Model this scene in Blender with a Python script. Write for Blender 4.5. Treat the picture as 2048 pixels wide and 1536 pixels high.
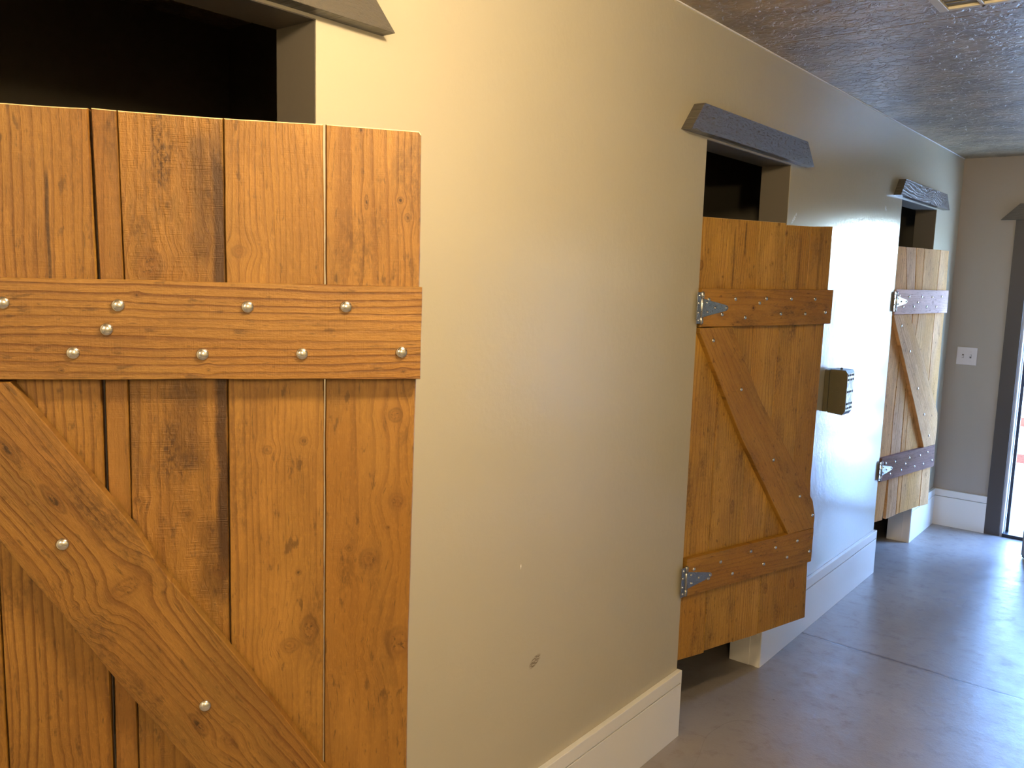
import bpy, bmesh, math, random
from mathutils import Vector, Matrix, noise

for o in list(bpy.data.objects): bpy.data.objects.remove(o, do_unlink=True)
scene = bpy.context.scene
C = scene.collection

# ---------------------------------------------------------------- camera
FOC = 1700.97; YAW = 38.9263; PITCH = -7.4837; ROLL = 1.6899
CAM = Vector((1.3172, 0.0, 1.6224))
yr, pr, rr = (math.radians(a) for a in (YAW, PITCH, ROLL))
fw = Vector((-math.sin(yr)*math.cos(pr), math.cos(yr)*math.cos(pr), math.sin(pr)))
rt = Vector((math.cos(yr), math.sin(yr), 0)); up = rt.cross(fw)
r2 = rt*math.cos(rr) + up*math.sin(rr); u2 = -rt*math.sin(rr) + up*math.cos(rr)
cam = bpy.data.objects.new('camera', bpy.data.cameras.new('camera'))
C.objects.link(cam)
cam.matrix_world = Matrix(((r2.x, u2.x, -fw.x, CAM.x), (r2.y, u2.y, -fw.y, CAM.y), (r2.z, u2.z, -fw.z, CAM.z), (0, 0, 0, 1)))
cam.data.sensor_width = 36.0; cam.data.lens = 36.0*FOC/2048; cam.data.clip_start = 0.02
scene.camera = cam

# ---------------------------------------------------------------- view, sky, sun, lamps
scene.view_settings.view_transform = 'Standard'
scene.view_settings.look = 'None'
scene.view_settings.gamma = 1.0
scene.view_settings.exposure = 0.30
scene.view_settings.use_curve_mapping = False
SKY = 6.5
world = bpy.data.worlds.new('sky'); scene.world = world; world.use_nodes = True
wn = world.node_tree
sky = wn.nodes.new('ShaderNodeTexSky'); sky.sky_type = 'NISHITA'; sky.sun_disc = False
sky.sun_elevation = math.radians(50); sky.sun_rotation = math.radians(200); sky.air_density = 1.2; sky.dust_density = 1.5; sky.ozone_density = 1.5
tint = wn.nodes.new('ShaderNodeMix'); tint.data_type = 'RGBA'; tint.blend_type = 'MULTIPLY'; tint.inputs[0].default_value = 1
tint.inputs[7].default_value = (.66, .86, 1.22, 1)      # daylight seen with the camera balanced for the warm lamps
wn.links.new(sky.outputs[0], tint.inputs[6]); wn.links.new(tint.outputs[2], wn.nodes['Background'].inputs[0]); wn.nodes['Background'].inputs[1].default_value = SKY
sun = bpy.data.objects.new('sun', bpy.data.lights.new('sun', 'SUN')); C.objects.link(sun)
sun.data.energy = 60; sun.data.color = (.70, .87, 1.0); sun.data.angle = math.radians(.6)
sun.rotation_euler = (math.radians(40), math.radians(12), 0)      # falls on the yard from behind the building
portal = bpy.data.objects.new('daylight_portal', bpy.data.lights.new('daylight_portal', 'AREA')); C.objects.link(portal)
portal.data.shape = 'RECTANGLE'; portal.data.size = .92; portal.data.size_y = 2.0
portal.location = (.88, 6.42, 1.02); portal.rotation_euler = (math.radians(-90), 0, 0); portal.data.cycles.is_portal = True
LAMPS = [((1.02, .80, 2.30), 430), ((1.10, -1.5, 2.30), 300)]     # glowing globes: position, radiance
WARM = (1.0, .77, .46)

# ---------------------------------------------------------------- measures of the place (metres)
OPEN = [(.302, 1.0292), (2.6059, 3.3294), (4.9021, 5.6541)]       # the three stall openings along the wall
ZL = 2.071; ZC = 2.44; T = .117; D = 6.2515; ZB = .2474; BT = .018
XR = 2.1; YB = -2.4; XB = -1.45

# ---------------------------------------------------------------- helpers
def link(name, bm, mats, parent=None, smooth=False):
    me = bpy.data.meshes.new(name)
    bmesh.ops.recalc_face_normals(bm, faces=bm.faces)
    bm.to_mesh(me); bm.free()
    for m in (mats if isinstance(mats, (list, tuple)) else [mats]): me.materials.append(m)
    o = bpy.data.objects.new(name, me); C.objects.link(o)
    if parent: o.parent = parent
    if smooth:
        for p in me.polygons: p.use_smooth = True
    return o
def struct(name, bm, mats, parent=None):
    o = link(name, bm, mats, parent)
    if not parent: o['kind'] = 'structure'
    return o
def tag(o, label, cat, group=None):
    o['label'] = label; o['category'] = cat
    if group: o['group'] = group
    return o
def empty(name, loc=(0, 0, 0), rz=0):
    o = bpy.data.objects.new(name, None); C.objects.link(o); o.location = loc; o.rotation_euler = (0, 0, rz)
    o.empty_display_size = .05
    return o
def box(bm, x0, x1, y0, y1, z0, z1, bev=0, mi=0):
    vs = [bm.verts.new((x, y, z)) for x in (x0, x1) for y in (y0, y1) for z in (z0, z1)]
    q = [(0, 1, 3, 2), (4, 6, 7, 5), (0, 4, 5, 1), (2, 3, 7, 6), (0, 2, 6, 4), (1, 5, 7, 3)]
    fs = [bm.faces.new([vs[i] for i in f]) for f in q]
    for f in fs: f.material_index = mi
    if bev:
        es = list({e for f in fs for e in f.edges})
        bmesh.ops.bevel(bm, geom=es, offset=bev, segments=2, affect='EDGES', profile=.5)
    return vs
def lathe(bm, prof, seg, M, mi=0, closed_end=True):
    """prof: list of (radius, height); revolves about local Z, placed by M"""
    rings = []
    for r, h in prof:
        if r < 1e-6: rings.append([bm.verts.new(M @ Vector((0, 0, h)))])
        else: rings.append([bm.verts.new(M @ Vector((r*math.cos(2*math.pi*k/seg), r*math.sin(2*math.pi*k/seg), h))) for k in range(seg)])
    for a, b in zip(rings, rings[1:]):
        for k in range(seg):
            k2 = (k+1) % seg
            if len(a) == 1 and len(b) == 1: continue
            if len(a) == 1: f = bm.faces.new((a[0], b[k], b[k2]))
            elif len(b) == 1: f = bm.faces.new((a[k], b[0], a[k2]))
            else: f = bm.faces.new((a[k], b[k], b[k2], a[k2]))
            f.material_index = mi; f.smooth = True
def subdiv(poly, step, jit, rnd):
    """split the outline's sides and waver them a little, corners kept"""
    out = []
    n = len(poly)
    for i in range(n):
        a = Vector(poly[i]); b = Vector(poly[(i+1) % n]); d = b-a; L = d.length
        k = max(1, int(L/step)); nrm = Vector((-d.y, d.x)).normalized()
        ph = rnd.uniform(0, 50)
        for j in range(k):
            t = j/k; w = min(1, 8*t*(1-t)) if jit else 0
            out.append(a + d*t + nrm*(noise.noise(Vector((ph + t*L*9, ph, 0)))*1.4*jit + noise.noise(Vector((ph + t*L*60, 3, ph)))*jit*.5)*w)
    return out
def inset(poly, d):
    n = len(poly); out = []
    area = sum(poly[i].x*poly[(i+1) % n].y - poly[(i+1) % n].x*poly[i].y for i in range(n))
    sg = 1 if area > 0 else -1
    for i in range(n):
        a, b, c = poly[i-1], poly[i], poly[(i+1) % n]
        e1 = (b-a).normalized(); e2 = (c-b).normalized()
        n1 = Vector((-e1.y, e1.x))*sg; n2 = Vector((-e2.y, e2.x))*sg
        m = (n1+n2); m = m/max(.35, m.length_squared/2) if m.length > 1e-6 else n1
        out.append(b + m*d*.5*2/2*1.0 if False else b + m*(d*.5)*1.0)
    return out
def slab(bm, poly, n0, n1, bev=.0015, step=.03, jit=.0006, rnd=random, edge_mi=None, edge_top_z=None):
    """a board: outline in door coordinates (s along the door, z up), from depth n0 to n1 (n points out of the door front)"""
    P = subdiv([Vector(p) for p in poly], step, jit, rnd); Q = inset(P, bev)
    back = [bm.verts.new((p.x, -n0, p.y)) for p in P]
    mid = [bm.verts.new((p.x, -(n1-bev), p.y)) for p in P]
    fr = [bm.verts.new((p.x, -n1, p.y)) for p in Q]
    n = len(P)
    bm.faces.new(back); bm.faces.new(fr)
    for i in range(n):
        j = (i+1) % n
        f1 = bm.faces.new((back[i], back[j], mid[j], mid[i])); f2 = bm.faces.new((mid[i], mid[j], fr[j], fr[i]))
        if edge_mi is not None and edge_top_z is not None and P[i].y > edge_top_z and P[j].y > edge_top_z:
            f1.material_index = edge_mi; f2.material_index = edge_mi

# ---------------------------------------------------------------- node helpers
class NT:
    def __init__(s, name):
        s.m = bpy.data.materials.new(name); s.m.use_nodes = True; s.t = s.m.node_tree
        s.b = s.t.nodes['Principled BSDF']
    def n(s, typ, **kw):
        nd = s.t.nodes.new(typ)
        for k, v in kw.items(): setattr(nd, k, v)
        return nd
    def set(s, sock, v):
        if isinstance(v, bpy.types.NodeSocket): s.t.links.new(v, sock)
        elif isinstance(v, (tuple, list)) and len(v) == 3 and sock.type == 'RGBA': sock.default_value = (*v, 1)
        else: sock.default_value = v
    def math(s, op, a, b=0.0, c=None, clamp=False):
        nd = s.n('ShaderNodeMath', operation=op, use_clamp=clamp); s.set(nd.inputs[0], a); s.set(nd.inputs[1], b)
        if c is not None: s.set(nd.inputs[2], c)
        return nd.outputs[0]
    def noise(s, vec, scale=1, detail=2, rough=.5, dist=0, out=0):
        nd = s.n('ShaderNodeTexNoise'); s.set(nd.inputs['Vector'], vec); nd.inputs['Scale'].default_value = scale
        nd.inputs['Detail'].default_value = detail; nd.inputs['Roughness'].default_value = rough; nd.inputs['Distortion'].default_value = dist
        return nd.outputs[out]
    def comb(s, x, y, z=0.0):
        nd = s.n('ShaderNodeCombineXYZ')
        for i, v in enumerate((x, y, z)): s.set(nd.inputs[i], v)
        return nd.outputs[0]
    def ramp(s, f, stops, interp='LINEAR'):
        nd = s.n('ShaderNodeValToRGB'); s.set(nd.inputs[0], f); cr = nd.color_ramp; cr.interpolation = interp
        while len(cr.elements) < len(stops): cr.elements.new(.5)
        for e, (p, c) in zip(cr.elements, stops):
            e.position = p; e.color = (*c, 1) if isinstance(c, (tuple, list)) else (c, c, c, 1)
        return nd.outputs[0]
    def sstep(s, v, a, b):
        nd = s.n('ShaderNodeMapRange', interpolation_type='SMOOTHSTEP'); s.set(nd.inputs[0], v)
        nd.inputs[1].default_value = a; nd.inputs[2].default_value = b; nd.inputs[3].default_value = 0; nd.inputs[4].default_value = 1
        return nd.outputs[0]
    def mix(s, f, a, b, mode='MIX'):
        nd = s.n('ShaderNodeMix', data_type='RGBA', blend_type=mode); nd.clamp_factor = True
        s.set(nd.inputs[0], f); s.set(nd.inputs[6], a); s.set(nd.inputs[7], b)
        return nd.outputs[2]
    def bump(s, h, dist, strength=1.0, normal=None):
        nd = s.n('ShaderNodeBump'); s.set(nd.inputs['Height'], h); nd.inputs['Distance'].default_value = dist; nd.inputs['Strength'].default_value = strength
        if normal is not None: s.set(nd.inputs['Normal'], normal)
        return nd.outputs[0]
    def obj(s): return s.n('ShaderNodeTexCoord').outputs['Object']
    def done(s, color=None, rough=None, normal=None, metal=None, spec=None):
        if color is not None: s.set(s.b.inputs['Base Color'], color)
        if rough is not None: s.set(s.b.inputs['Roughness'], rough)
        if normal is not None: s.set(s.b.inputs['Normal'], normal)
        if metal is not None: s.set(s.b.inputs['Metallic'], metal)
        if spec is not None: s.set(s.b.inputs['Specular IOR Level'], spec)
        return s.m
def lin(r, g, b):
    f = lambda c: (c/255/12.92) if c/255 <= .04045 else ((c/255+.055)/1.055)**2.4
    return (f(r), f(g), f(b))

# ---------------------------------------------------------------- materials of the room
def paint(name, col, rough, bumpd=.0006, scale=90, marks=(), spec=.5, var=.04):
    t = NT(name); P = t.obj()
    h = t.noise(P, scale, 3, .55); h2 = t.noise(P, 9, 2)
    hh = t.math('ADD', h, t.math('MULTIPLY', h2, 1.6))
    v = t.noise(P, 1.3, 3)
    dark = tuple(c*(1-var*2) for c in col)
    c = t.mix(v, col, dark)
    sep = t.n('ShaderNodeSeparateXYZ'); t.set(sep.inputs[0], P)
    for (y, z, ry, rz, colr, amt, slant) in marks:      # scuffs with a shape of their own
        dy = t.math('SUBTRACT', sep.outputs[1], y); dz = t.math('SUBTRACT', sep.outputs[2], z)
        dz = t.math('ADD', dz, t.math('MULTIPLY', dy, slant))
        r = t.math('ADD', t.math('POWER', t.math('ABSOLUTE', t.math('DIVIDE', dy, ry)), 2.0), t.math('POWER', t.math('ABSOLUTE', t.math('DIVIDE', dz, rz)), 2.0))
        m = t.math('SUBTRACT', 1.0, t.sstep(r, .3, 1.0))
        st = t.sstep(t.noise(t.comb(0.0, t.math('MULTIPLY', sep.outputs[1], 60), t.math('MULTIPLY', sep.outputs[2], 260)), 1, 2), .35, .6)
        c = t.mix(t.math('MULTIPLY', t.math('MULTIPLY', m, st), amt), c, colr)
    return t.done(c, rough, t.bump(hh, bumpd), spec=spec)
WALLC = (.47, .425, .315)
m_wall = paint('wall_paint', WALLC, .22, .0005, 55, spec=.75, marks=[
    (1.765, .573, .028, .016, lin(95, 78, 55), .8, -.35), (1.69, .86, .003, .008, (.8, .78, .7), 1, 0),
    (3.40, 1.87, .03, .012, (.8, .8, .78), .8, -.8), (4.62, 2.0, .02, .014, (.8, .8, .78), .7, .3)])
m_endwall = paint('wall_paint_shaded', (.36, .31, .265), .38, .0005, 70)  # wall paint in a darker copy: the end wall's shade is in the colour
m_white = paint('white_trim_paint', (.74, .72, .68), .32, .0002, 60, var=.02)
m_taupe = paint('taupe_paint', (.135, .118, .094), .42, .0003, 70)
m_stall = paint('stall_paint', (.14, .12, .085), .55, .0005, 70)
m_caulk = paint('white_caulk', (.78, .77, .74), .5, .0004, 60)

def ceiling_mat():
    t = NT('textured_ceiling_paint'); P = t.obj()
    a = t.noise(P, 26, 4, .6, .6); b = t.noise(P, 75, 3, .6); v = t.n('ShaderNodeTexVoronoi'); t.set(v.inputs['Vector'], P); v.inputs['Scale'].default_value = 48
    flat = t.sstep(a, .46, .60)
    h = t.math('ADD', flat, t.math('MULTIPLY', b, .35))
    h = t.math('ADD', h, t.math('MULTIPLY', v.outputs[0], -.3))
    sep = t.n('ShaderNodeSeparateXYZ'); t.set(sep.inputs[0], P)
    yy = t.math('ADD', sep.outputs[1], t.math('MULTIPLY', t.math('SUBTRACT', t.noise(P, 5, 3), .5), .05))
    seam = t.math('SUBTRACT', 1.0, t.sstep(t.math('ABSOLUTE', t.math('SUBTRACT', yy, 2.97)), .0, .012))
    h = t.math('SUBTRACT', h, t.math('MULTIPLY', seam, .9))
    c = t.mix(t.sstep(t.noise(P, 5, 5, .65), .35, .65), (.39, .295, .175), (.23, .175, .11))
    return t.done(c, t.ramp(b, [(0, .30), (1, .5)]), t.bump(h, .0038, 1.0))
m_ceil = ceiling_mat()

def floor_mat():
    t = NT('worn_concrete'); P = t.obj()
    sep = t.n('ShaderNodeSeparateXYZ'); t.set(sep.inputs[0], P)
    a = t.noise(P, 1.7, 5, .6, .4); b = t.noise(P, 13, 6, .7); f = t.noise(P, 160, 3, .6)
    c = t.ramp(a, [(.25, (.235, .20, .175)), (.5, (.30, .265, .235)), (.75, (.37, .335, .30))])
    c = t.mix(t.math('MULTIPLY', t.sstep(b, .50, .72), .75), c, (.22, .175, .145))
    c = t.mix(t.math('MULTIPLY', f, .35), c, (.22, .19, .165))
    # pits and specks
    vo = t.n('ShaderNodeTexVoronoi'); t.set(vo.inputs['Vector'], P); vo.inputs['Scale'].default_value = 5
    spk = t.math('SUBTRACT', 1.0, t.sstep(vo.outputs[0], .0, .035))
    c = t.mix(t.math('MULTIPLY', spk, t.sstep(b, .45, .55)), c, (.05, .04, .03))
    # wandering joint across the corridor
    w = t.math('MULTIPLY', t.math('SUBTRACT', t.noise(P, 6, 4, .6), .5), .05)
    w2 = t.math('MULTIPLY', t.math('SUBTRACT', t.noise(P, 40, 2), .5), .012)
    yl = t.math('ADD', t.math('ADD', sep.outputs[1], w), t.math('ADD', w2, t.math('MULTIPLY', sep.outputs[0], .033)))
    d = t.math('ABSOLUTE', t.math('SUBTRACT', yl, 3.808))
    wd = t.math('MULTIPLY', d, t.math('ADD', .55, t.math('MULTIPLY', t.noise(P, 22, 2), .9))); cr = t.math('SUBTRACT', 1.0, t.sstep(wd, .003, .009)); halo = t.math('SUBTRACT', 1.0, t.sstep(wd, .004, .024))
    c = t.mix(t.math('MULTIPLY', halo, .75), c, (.21, .14, .085)); c = t.mix(t.math('MULTIPLY', cr, .85), c, (.075, .05, .035))
    # hairline curved scratch
    wv = t.noise(P, 1.1, 1)
    arc = t.math('SUBTRACT', 1.0, t.sstep(t.math('ABSOLUTE', t.math('SUBTRACT', wv, .54)), .0, .0012))
    c = t.mix(t.math('MULTIPLY', arc, .35), c, (.16, .13, .11))
    ro = t.ramp(t.math('ADD', b, t.math('MULTIPLY', a, .4)), [(.45, .27), (.95, .48)])
    h = t.math('SUBTRACT', t.math('ADD', t.math('MULTIPLY', b, 1.5), t.math('MULTIPLY', f, .25)), t.math('MULTIPLY', cr, .25))
    return t.done(c, ro, t.bump(h, .0016, .6), spec=.5)
m_floor = floor_mat()

# ---------------------------------------------------------------- wood
def wood(name, seed, light, dark, knots=(), ang=0.0, org=(0, 0), freq=75, line=.55, cath=2.2, grime=.5, saw=.3, rough=.55, streaks=(), spec=.4, did=0):
    """stained softwood; coordinates are door-local metres: a across the board, l along it. knots: (s, z, r, lengthening, darkness)"""
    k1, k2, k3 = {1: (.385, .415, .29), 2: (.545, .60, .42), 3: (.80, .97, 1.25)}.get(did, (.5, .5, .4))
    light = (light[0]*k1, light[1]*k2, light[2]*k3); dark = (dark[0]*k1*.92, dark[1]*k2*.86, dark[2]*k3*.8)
    t = NT(name); P = t.obj(); sep = t.n('ShaderNodeSeparateXYZ'); t.set(sep.inputs[0], P)
    ca, sa = math.cos(ang), math.sin(ang)
    def rot(s, z): return ((s-org[0])*ca + (z-org[1])*sa, -(s-org[0])*sa + (z-org[1])*ca)
    S = t.math('SUBTRACT', sep.outputs[0], org[0]); Z = t.math('SUBTRACT', sep.outputs[2], org[1])
    A = t.math('ADD', t.math('MULTIPLY', S, ca), t.math('MULTIPLY', Z, sa))
    L = t.math('ADD', t.math('MULTIPLY', S, -sa), t.math('MULTIPLY', Z, ca))
    so = seed*7.31
    wob = t.noise(t.comb(t.math('MULTIPLY', A, 5), t.math('MULTIPLY', L, 3.2), so), 1, 3, .6)
    A2 = t.math('ADD', A, t.math('MULTIPLY', t.math('SUBTRACT', wob, .5), .018))
    kd = None; kmask = []
    for (ks, kz, r, st, dk) in knots:
        a0, l0 = rot(ks, kz)
        da = t.math('SUBTRACT', A, a0); dl = t.math('SUBTRACT', L, l0)
        rr_ = t.math('SQRT', t.math('ADD', t.math('POWER', t.math('ABSOLUTE', t.math('DIVIDE', da, r)), 2.0), t.math('POWER', t.math('ABSOLUTE', t.math('DIVIDE', dl, r*st)), 2.0)))
        rr_ = t.math('MULTIPLY', rr_, t.math('ADD', .75, t.math('MULTIPLY', t.noise(P, 55, 2), .5)))
        e = t.math('EXPONENT', t.math('MULTIPLY', t.math('POWER', rr_, 2.0), -.16))
        A2 = t.math('SUBTRACT', A2, t.math('MULTIPLY', t.math('MULTIPLY', da, e), .8))
        kmask.append((rr_, dk, r))
    flat = t.noise(t.comb(t.math('MULTIPLY', A2, 9), t.math('MULTIPLY', L, .9), so+3), 1, 2, .4)
    G = t.math('ADD', t.math('MULTIPLY', A2, freq), t.math('MULTIPLY', flat, cath*3))
    G = t.math('ADD', G, t.math('MULTIPLY', t.noise(t.comb(t.math('MULTIPLY', A2, 30), t.math('MULTIPLY', L, 2), so+9), 1, 1), 1.4))
    fr = t.math('FRACT', G)
    latew = t.math('ADD', t.math('MULTIPLY', t.math('MULTIPLY', t.sstep(fr, .55, .92), t.math('SUBTRACT', 1.0, t.sstep(fr, .95, 1.0))), .85), t.math('MULTIPLY', t.sstep(fr, .1, .95), .22))
    fib = t.noise(t.comb(t.math('MULTIPLY', A2, 420), t.math('MULTIPLY', L, 14), so), 1, 3, .65)
    fib2 = t.noise(t.comb(t.math('MULTIPLY', A2, 130), t.math('MULTIPLY', L, 3.5), so+5), 1, 3, .6)
    blot = t.noise(t.comb(t.math('MULTIPLY', A, 11), t.math('MULTIPLY', L, 3.5), so+11), 1, 4, .6)
    fine = t.noise(t.comb(t.math('MULTIPLY', A, 210), t.math('MULTIPLY', L, 90), so+17), 1, 3, .7)
    sawn = t.noise(t.comb(t.math('MULTIPLY', A, 9), t.math('MULTIPLY', L, 620), so+23), 1, 1, .5)
    mid = tuple(a*.55+b*.45 for a, b in zip(light, dark))
    c = t.mix(t.sstep(blot, .3, .7), light, mid)
    olive = t.noise(t.comb(t.math('MULTIPLY', A, 9), t.math('MULTIPLY', L, 2.6), so+53), 1, 4, .65)
    c = t.mix(t.math('MULTIPLY', t.sstep(olive, .48, .66), .5*min(1, grime*1.2)), c, (mid[0]*.66, mid[1]*.78, mid[2]*.9))
    c = t.mix(t.math('MULTIPLY', t.math('SUBTRACT', 1.0, t.sstep(olive, .36, .47)), .5), c, (min(1, light[0]*1.16), light[1]*1.13, light[2]*1.25))
    c = t.mix(t.sstep(t.noise(t.comb(t.math('MULTIPLY', A, 6), t.math('MULTIPLY', L, 1.7), so+41), 1, 2), .45, .75), c, (mid[0]*1.08, mid[1]*1.02, mid[2]*.7))
    amp = t.sstep(t.noise(t.comb(t.math('MULTIPLY', A, 14), t.math('MULTIPLY', L, 1.4), so+29), 1, 1), .25, .7)
    c = t.mix(t.math('MULTIPLY', t.math('MULTIPLY', latew, line), t.math('ADD', .3, t.math('MULTIPLY', amp, .8))), c, dark)
    c = t.mix(t.math('MULTIPLY', t.sstep(fib, .5, .8), .38), c, dark)
    c = t.mix(t.math('MULTIPLY', t.sstep(fib2, .55, .78), .35), c, dark)
    c = t.mix(t.math('MULTIPLY', t.math('SUBTRACT', 1.0, t.sstep(fine, .3, .5)), .18), c, tuple(min(1, v*1.35) for v in light))
    gd = (dark[0]*.42, dark[1]*.45, dark[2]*.6)
    g = t.noise(t.comb(t.math('MULTIPLY', A, 17), t.math('MULTIPLY', L, 5), so+31), 1, 4, .65)
    gm = t.math('MULTIPLY', t.sstep(g, .5, .72), t.math('ADD', .35, t.math('MULTIPLY', t.sstep(fine, .42, .62), .65)))
    c = t.mix(t.math('MULTIPLY', gm, grime), c, gd)
    fleck = t.noise(t.comb(t.math('MULTIPLY', A2, 300), t.math('MULTIPLY', L, 30), so+61), 1, 2, .6)
    c = t.mix(t.math('MULTIPLY', t.sstep(fleck, .62, .74), .5), c, gd)
    spots = t.noise(t.comb(t.math('MULTIPLY', A, 75), t.math('MULTIPLY', L, 26), so+37), 1, 3, .6)
    c = t.mix(t.math('MULTIPLY', t.sstep(spots, .61, .72), .60), c, gd)
    for (ss, sz0, sz1, w, dk) in streaks:           # resin streaks and smears: centre, from z0 to z1, width
        a0, _ = rot(ss, sz0)
        wa = t.math('ADD', A, t.math('MULTIPLY', t.math('SUBTRACT', t.noise(t.comb(0.0, t.math('MULTIPLY', L, 11), so), 1, 1), .5), w*1.2))
        m = t.math('SUBTRACT', 1.0, t.sstep(t.math('ABSOLUTE', t.math('SUBTRACT', wa, a0)), w*.25, w))
        lm = (sz0+sz1)/2 - org[1]; m2 = t.math('SUBTRACT', 1.0, t.sstep(t.math('ABSOLUTE', t.math('SUBTRACT', L, lm)), abs(sz1-sz0)*.4, abs(sz1-sz0)*.55))
        m = t.math('MULTIPLY', t.math('MULTIPLY', m, m2), t.math('ADD', .45, t.math('MULTIPLY', fine, .8)))
        c = t.mix(t.math('MULTIPLY', m, dk, clamp=True), c, gd)
    hk = None
    for rr_, dk, r_ in kmask:
        ring = t.math('MULTIPLY', t.math('ADD', t.math('SINE', t.math('MULTIPLY', rr_, 13)), 1.0), .5)
        body = t.math('SUBTRACT', 1.0, t.sstep(rr_, .55, 1.25))
        halo = t.math('SUBTRACT', 1.0, t.sstep(rr_, .8, 2.6))
        core = t.math('MULTIPLY', t.math('SUBTRACT', 1.0, t.sstep(rr_, .35, .8)), t.math('SUBTRACT', 1.0, t.sstep(t.math('ABSOLUTE', t.math('SUBTRACT', t.noise(P, 38, 3, .6, 1.2), .5)), .0, .035)) if r_ > .008 else t.math('SUBTRACT', 1.0, t.sstep(rr_, .3, .8)))
        rim = t.math('MULTIPLY', t.sstep(rr_, .6, .95), t.math('SUBTRACT', 1.0, t.sstep(rr_, 1.0, 1.3)))
        kc = (dark[0]*.75, dark[1]*.62, dark[2]*.6)
        c = t.mix(t.math('MULTIPLY', halo, .28*dk), c, mid)
        c = t.mix(t.math('MULTIPLY', t.math('MULTIPLY', body, t.math('ADD', .16, t.math('MULTIPLY', ring, .34))), dk), c, kc)
        c = t.mix(t.math('MULTIPLY', t.math('MULTIPLY', rim, t.sstep(blot, .35, .65)), .6*dk), c, gd)
        c = t.mix(t.math('MULTIPLY', t.math('MULTIPLY', core, t.sstep(fine, .35, .55)), .9*dk), c, (gd[0]*.5, gd[1]*.5, gd[2]*.5))
        hk = body if hk is None else t.math('ADD', hk, body)
    h = t.math('ADD', t.math('MULTIPLY', latew, -.22), t.math('MULTIPLY', fib, .6))
    h = t.math('ADD', h, t.math('MULTIPLY', fine, .8))
    h = t.math('ADD', h, t.math('MULTIPLY', t.math('MULTIPLY', sawn, t.sstep(spots, .4, .6)), saw*1.3))
    h = t.math('SUBTRACT', h, t.math('MULTIPLY', gm, .3))
    return t.done(c, t.ramp(fine, [(0, rough-.12), (1, rough+.12)]), t.bump(h, .0011, .75), spec=spec)

LT = (.56, .265, .075); DK = (.245, .088, .019)
m_cut = NT('raw_cut_edge'); m_cut = m_cut.done(m_cut.ramp(m_cut.noise(m_cut.obj(), 120, 3), [(.3, (.60, .42, .22)), (.7, (.78, .60, .36))]), .7)

# zinc hardware
def metal(name, col, rough, mott=.15):
    t = NT(name); P = t.obj(); n = t.noise(P, 300, 3)
    return t.done(t.mix(n, col, tuple(c*(1-mott) for c in col)), t.ramp(n, [(.3, rough), (.7, rough+.14)]), t.bump(n, .0001, .6), metal=1.0)
m_zinc = metal('zinc_plate', (.40, .41, .41), .24)
m_bolt = metal('galvanised_bolt', (.66, .67, .69), .13)
m_dark = NT('dark_bronze_metal').done((.018, .018, .022), .4, metal=.3)
m_hole = NT('dark_hole').done((.01, .008, .007), .9)

# ---------------------------------------------------------------- room shell
def wall_left():
    bm = bmesh.new()
    ys = [YB] + [v for o in OPEN for v in o] + [D + .12]
    for i in range(0, len(ys), 2):
        box(bm, -T, 0, ys[i], ys[i+1], 0, ZC)
    for a, b in OPEN: box(bm, -T, 0, a, b, ZL, ZC)
    bmesh.ops.remove_doubles(bm, verts=bm.verts, dist=1e-5)
    return struct('wall_left', bm, m_wall)
wall_left()
bm = bmesh.new(); box(bm, XB-.1, XR+.1, YB-.1, D+.12, -.12, 0); struct('floor', bm, m_floor)
bm = bmesh.new(); box(bm, XB-.1, XR+.1, YB-.1, D+.12, ZC, ZC+.12); struct('ceiling', bm, m_ceil)
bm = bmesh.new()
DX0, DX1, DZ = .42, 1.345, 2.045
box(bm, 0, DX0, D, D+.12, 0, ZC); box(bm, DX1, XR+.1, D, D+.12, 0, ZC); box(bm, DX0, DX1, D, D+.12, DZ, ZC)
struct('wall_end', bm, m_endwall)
bm = bmesh.new(); box(bm, XR, XR+.1, YB, D, 0, ZC); struct('wall_right', bm, m_wall)
bm = bmesh.new(); box(bm, XB, XR, YB-.1, YB, 0, ZC); struct('wall_back', bm, m_wall)
bm = bmesh.new(); box(bm, XB-.1, XB, YB, D+.12, 0, ZC); struct('wall_stall_back', bm, m_stall)
for k, y in enumerate((-.5, 1.78, 4.10, 6.25)):
    bm = bmesh.new(); box(bm, XB, -T, y, y+.1, 0, ZC); struct('wall_partition_%d' % (k+1), bm, m_stall)
# thin bead of caulk where wall meets ceiling
bm = bmesh.new(); box(bm, 0, .004, YB, D, ZC-.004, ZC); struct('trim_1', bm, m_caulk)

# taupe lining boards inside each stall opening
for k, (a, b) in enumerate(OPEN):
    bm = bmesh.new(); th = .0015
    box(bm, -T-.001, -.0015, b-th, b, 0, ZL); box(bm, -T-.001, -.0015, a, a+th, 0, ZL); box(bm, -T-.001, -.0015, a+th, b-th, ZL-th, ZL)
    struct('trim_%d' % (k+2), bm, m_taupe)

# baseboards with a scored line, wrapping round each opening's wall ends
def baseboard(name, y0, y1, wrap0, wrap1):
    bm = bmesh.new()
    g = .0045; zg = .203
    box(bm, 0, BT, y0-(BT if wrap0 else 0), y1+(BT if wrap1 else 0), 0, zg-g, .001)
    box(bm, 0, BT, y0-(BT if wrap0 else 0), y1+(BT if wrap1 else 0), zg, ZB, .0015)
    box(bm, 0, BT-.015, y0, y1, zg-g-.001, zg+.001)
    for w, y, sg in ((wrap0, y0, -1), (wrap1, y1, 1)):
        if w:
            ya, yb = (y-BT, y) if sg < 0 else (y, y+BT)
            box(bm, -T-.002, -.001, ya, yb, 0, ZB, .0012)
            box(bm, -T*.32, -T*.32+.002, ya-.0006, yb+.0006, 0, ZB-.03)
    return struct(name, bm, m_white)
baseboard('baseboard_near', OPEN[0][1], OPEN[1][0], False, False)
baseboard('baseboard_middle', OPEN[1][1], OPEN[2][0], False, False)
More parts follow.
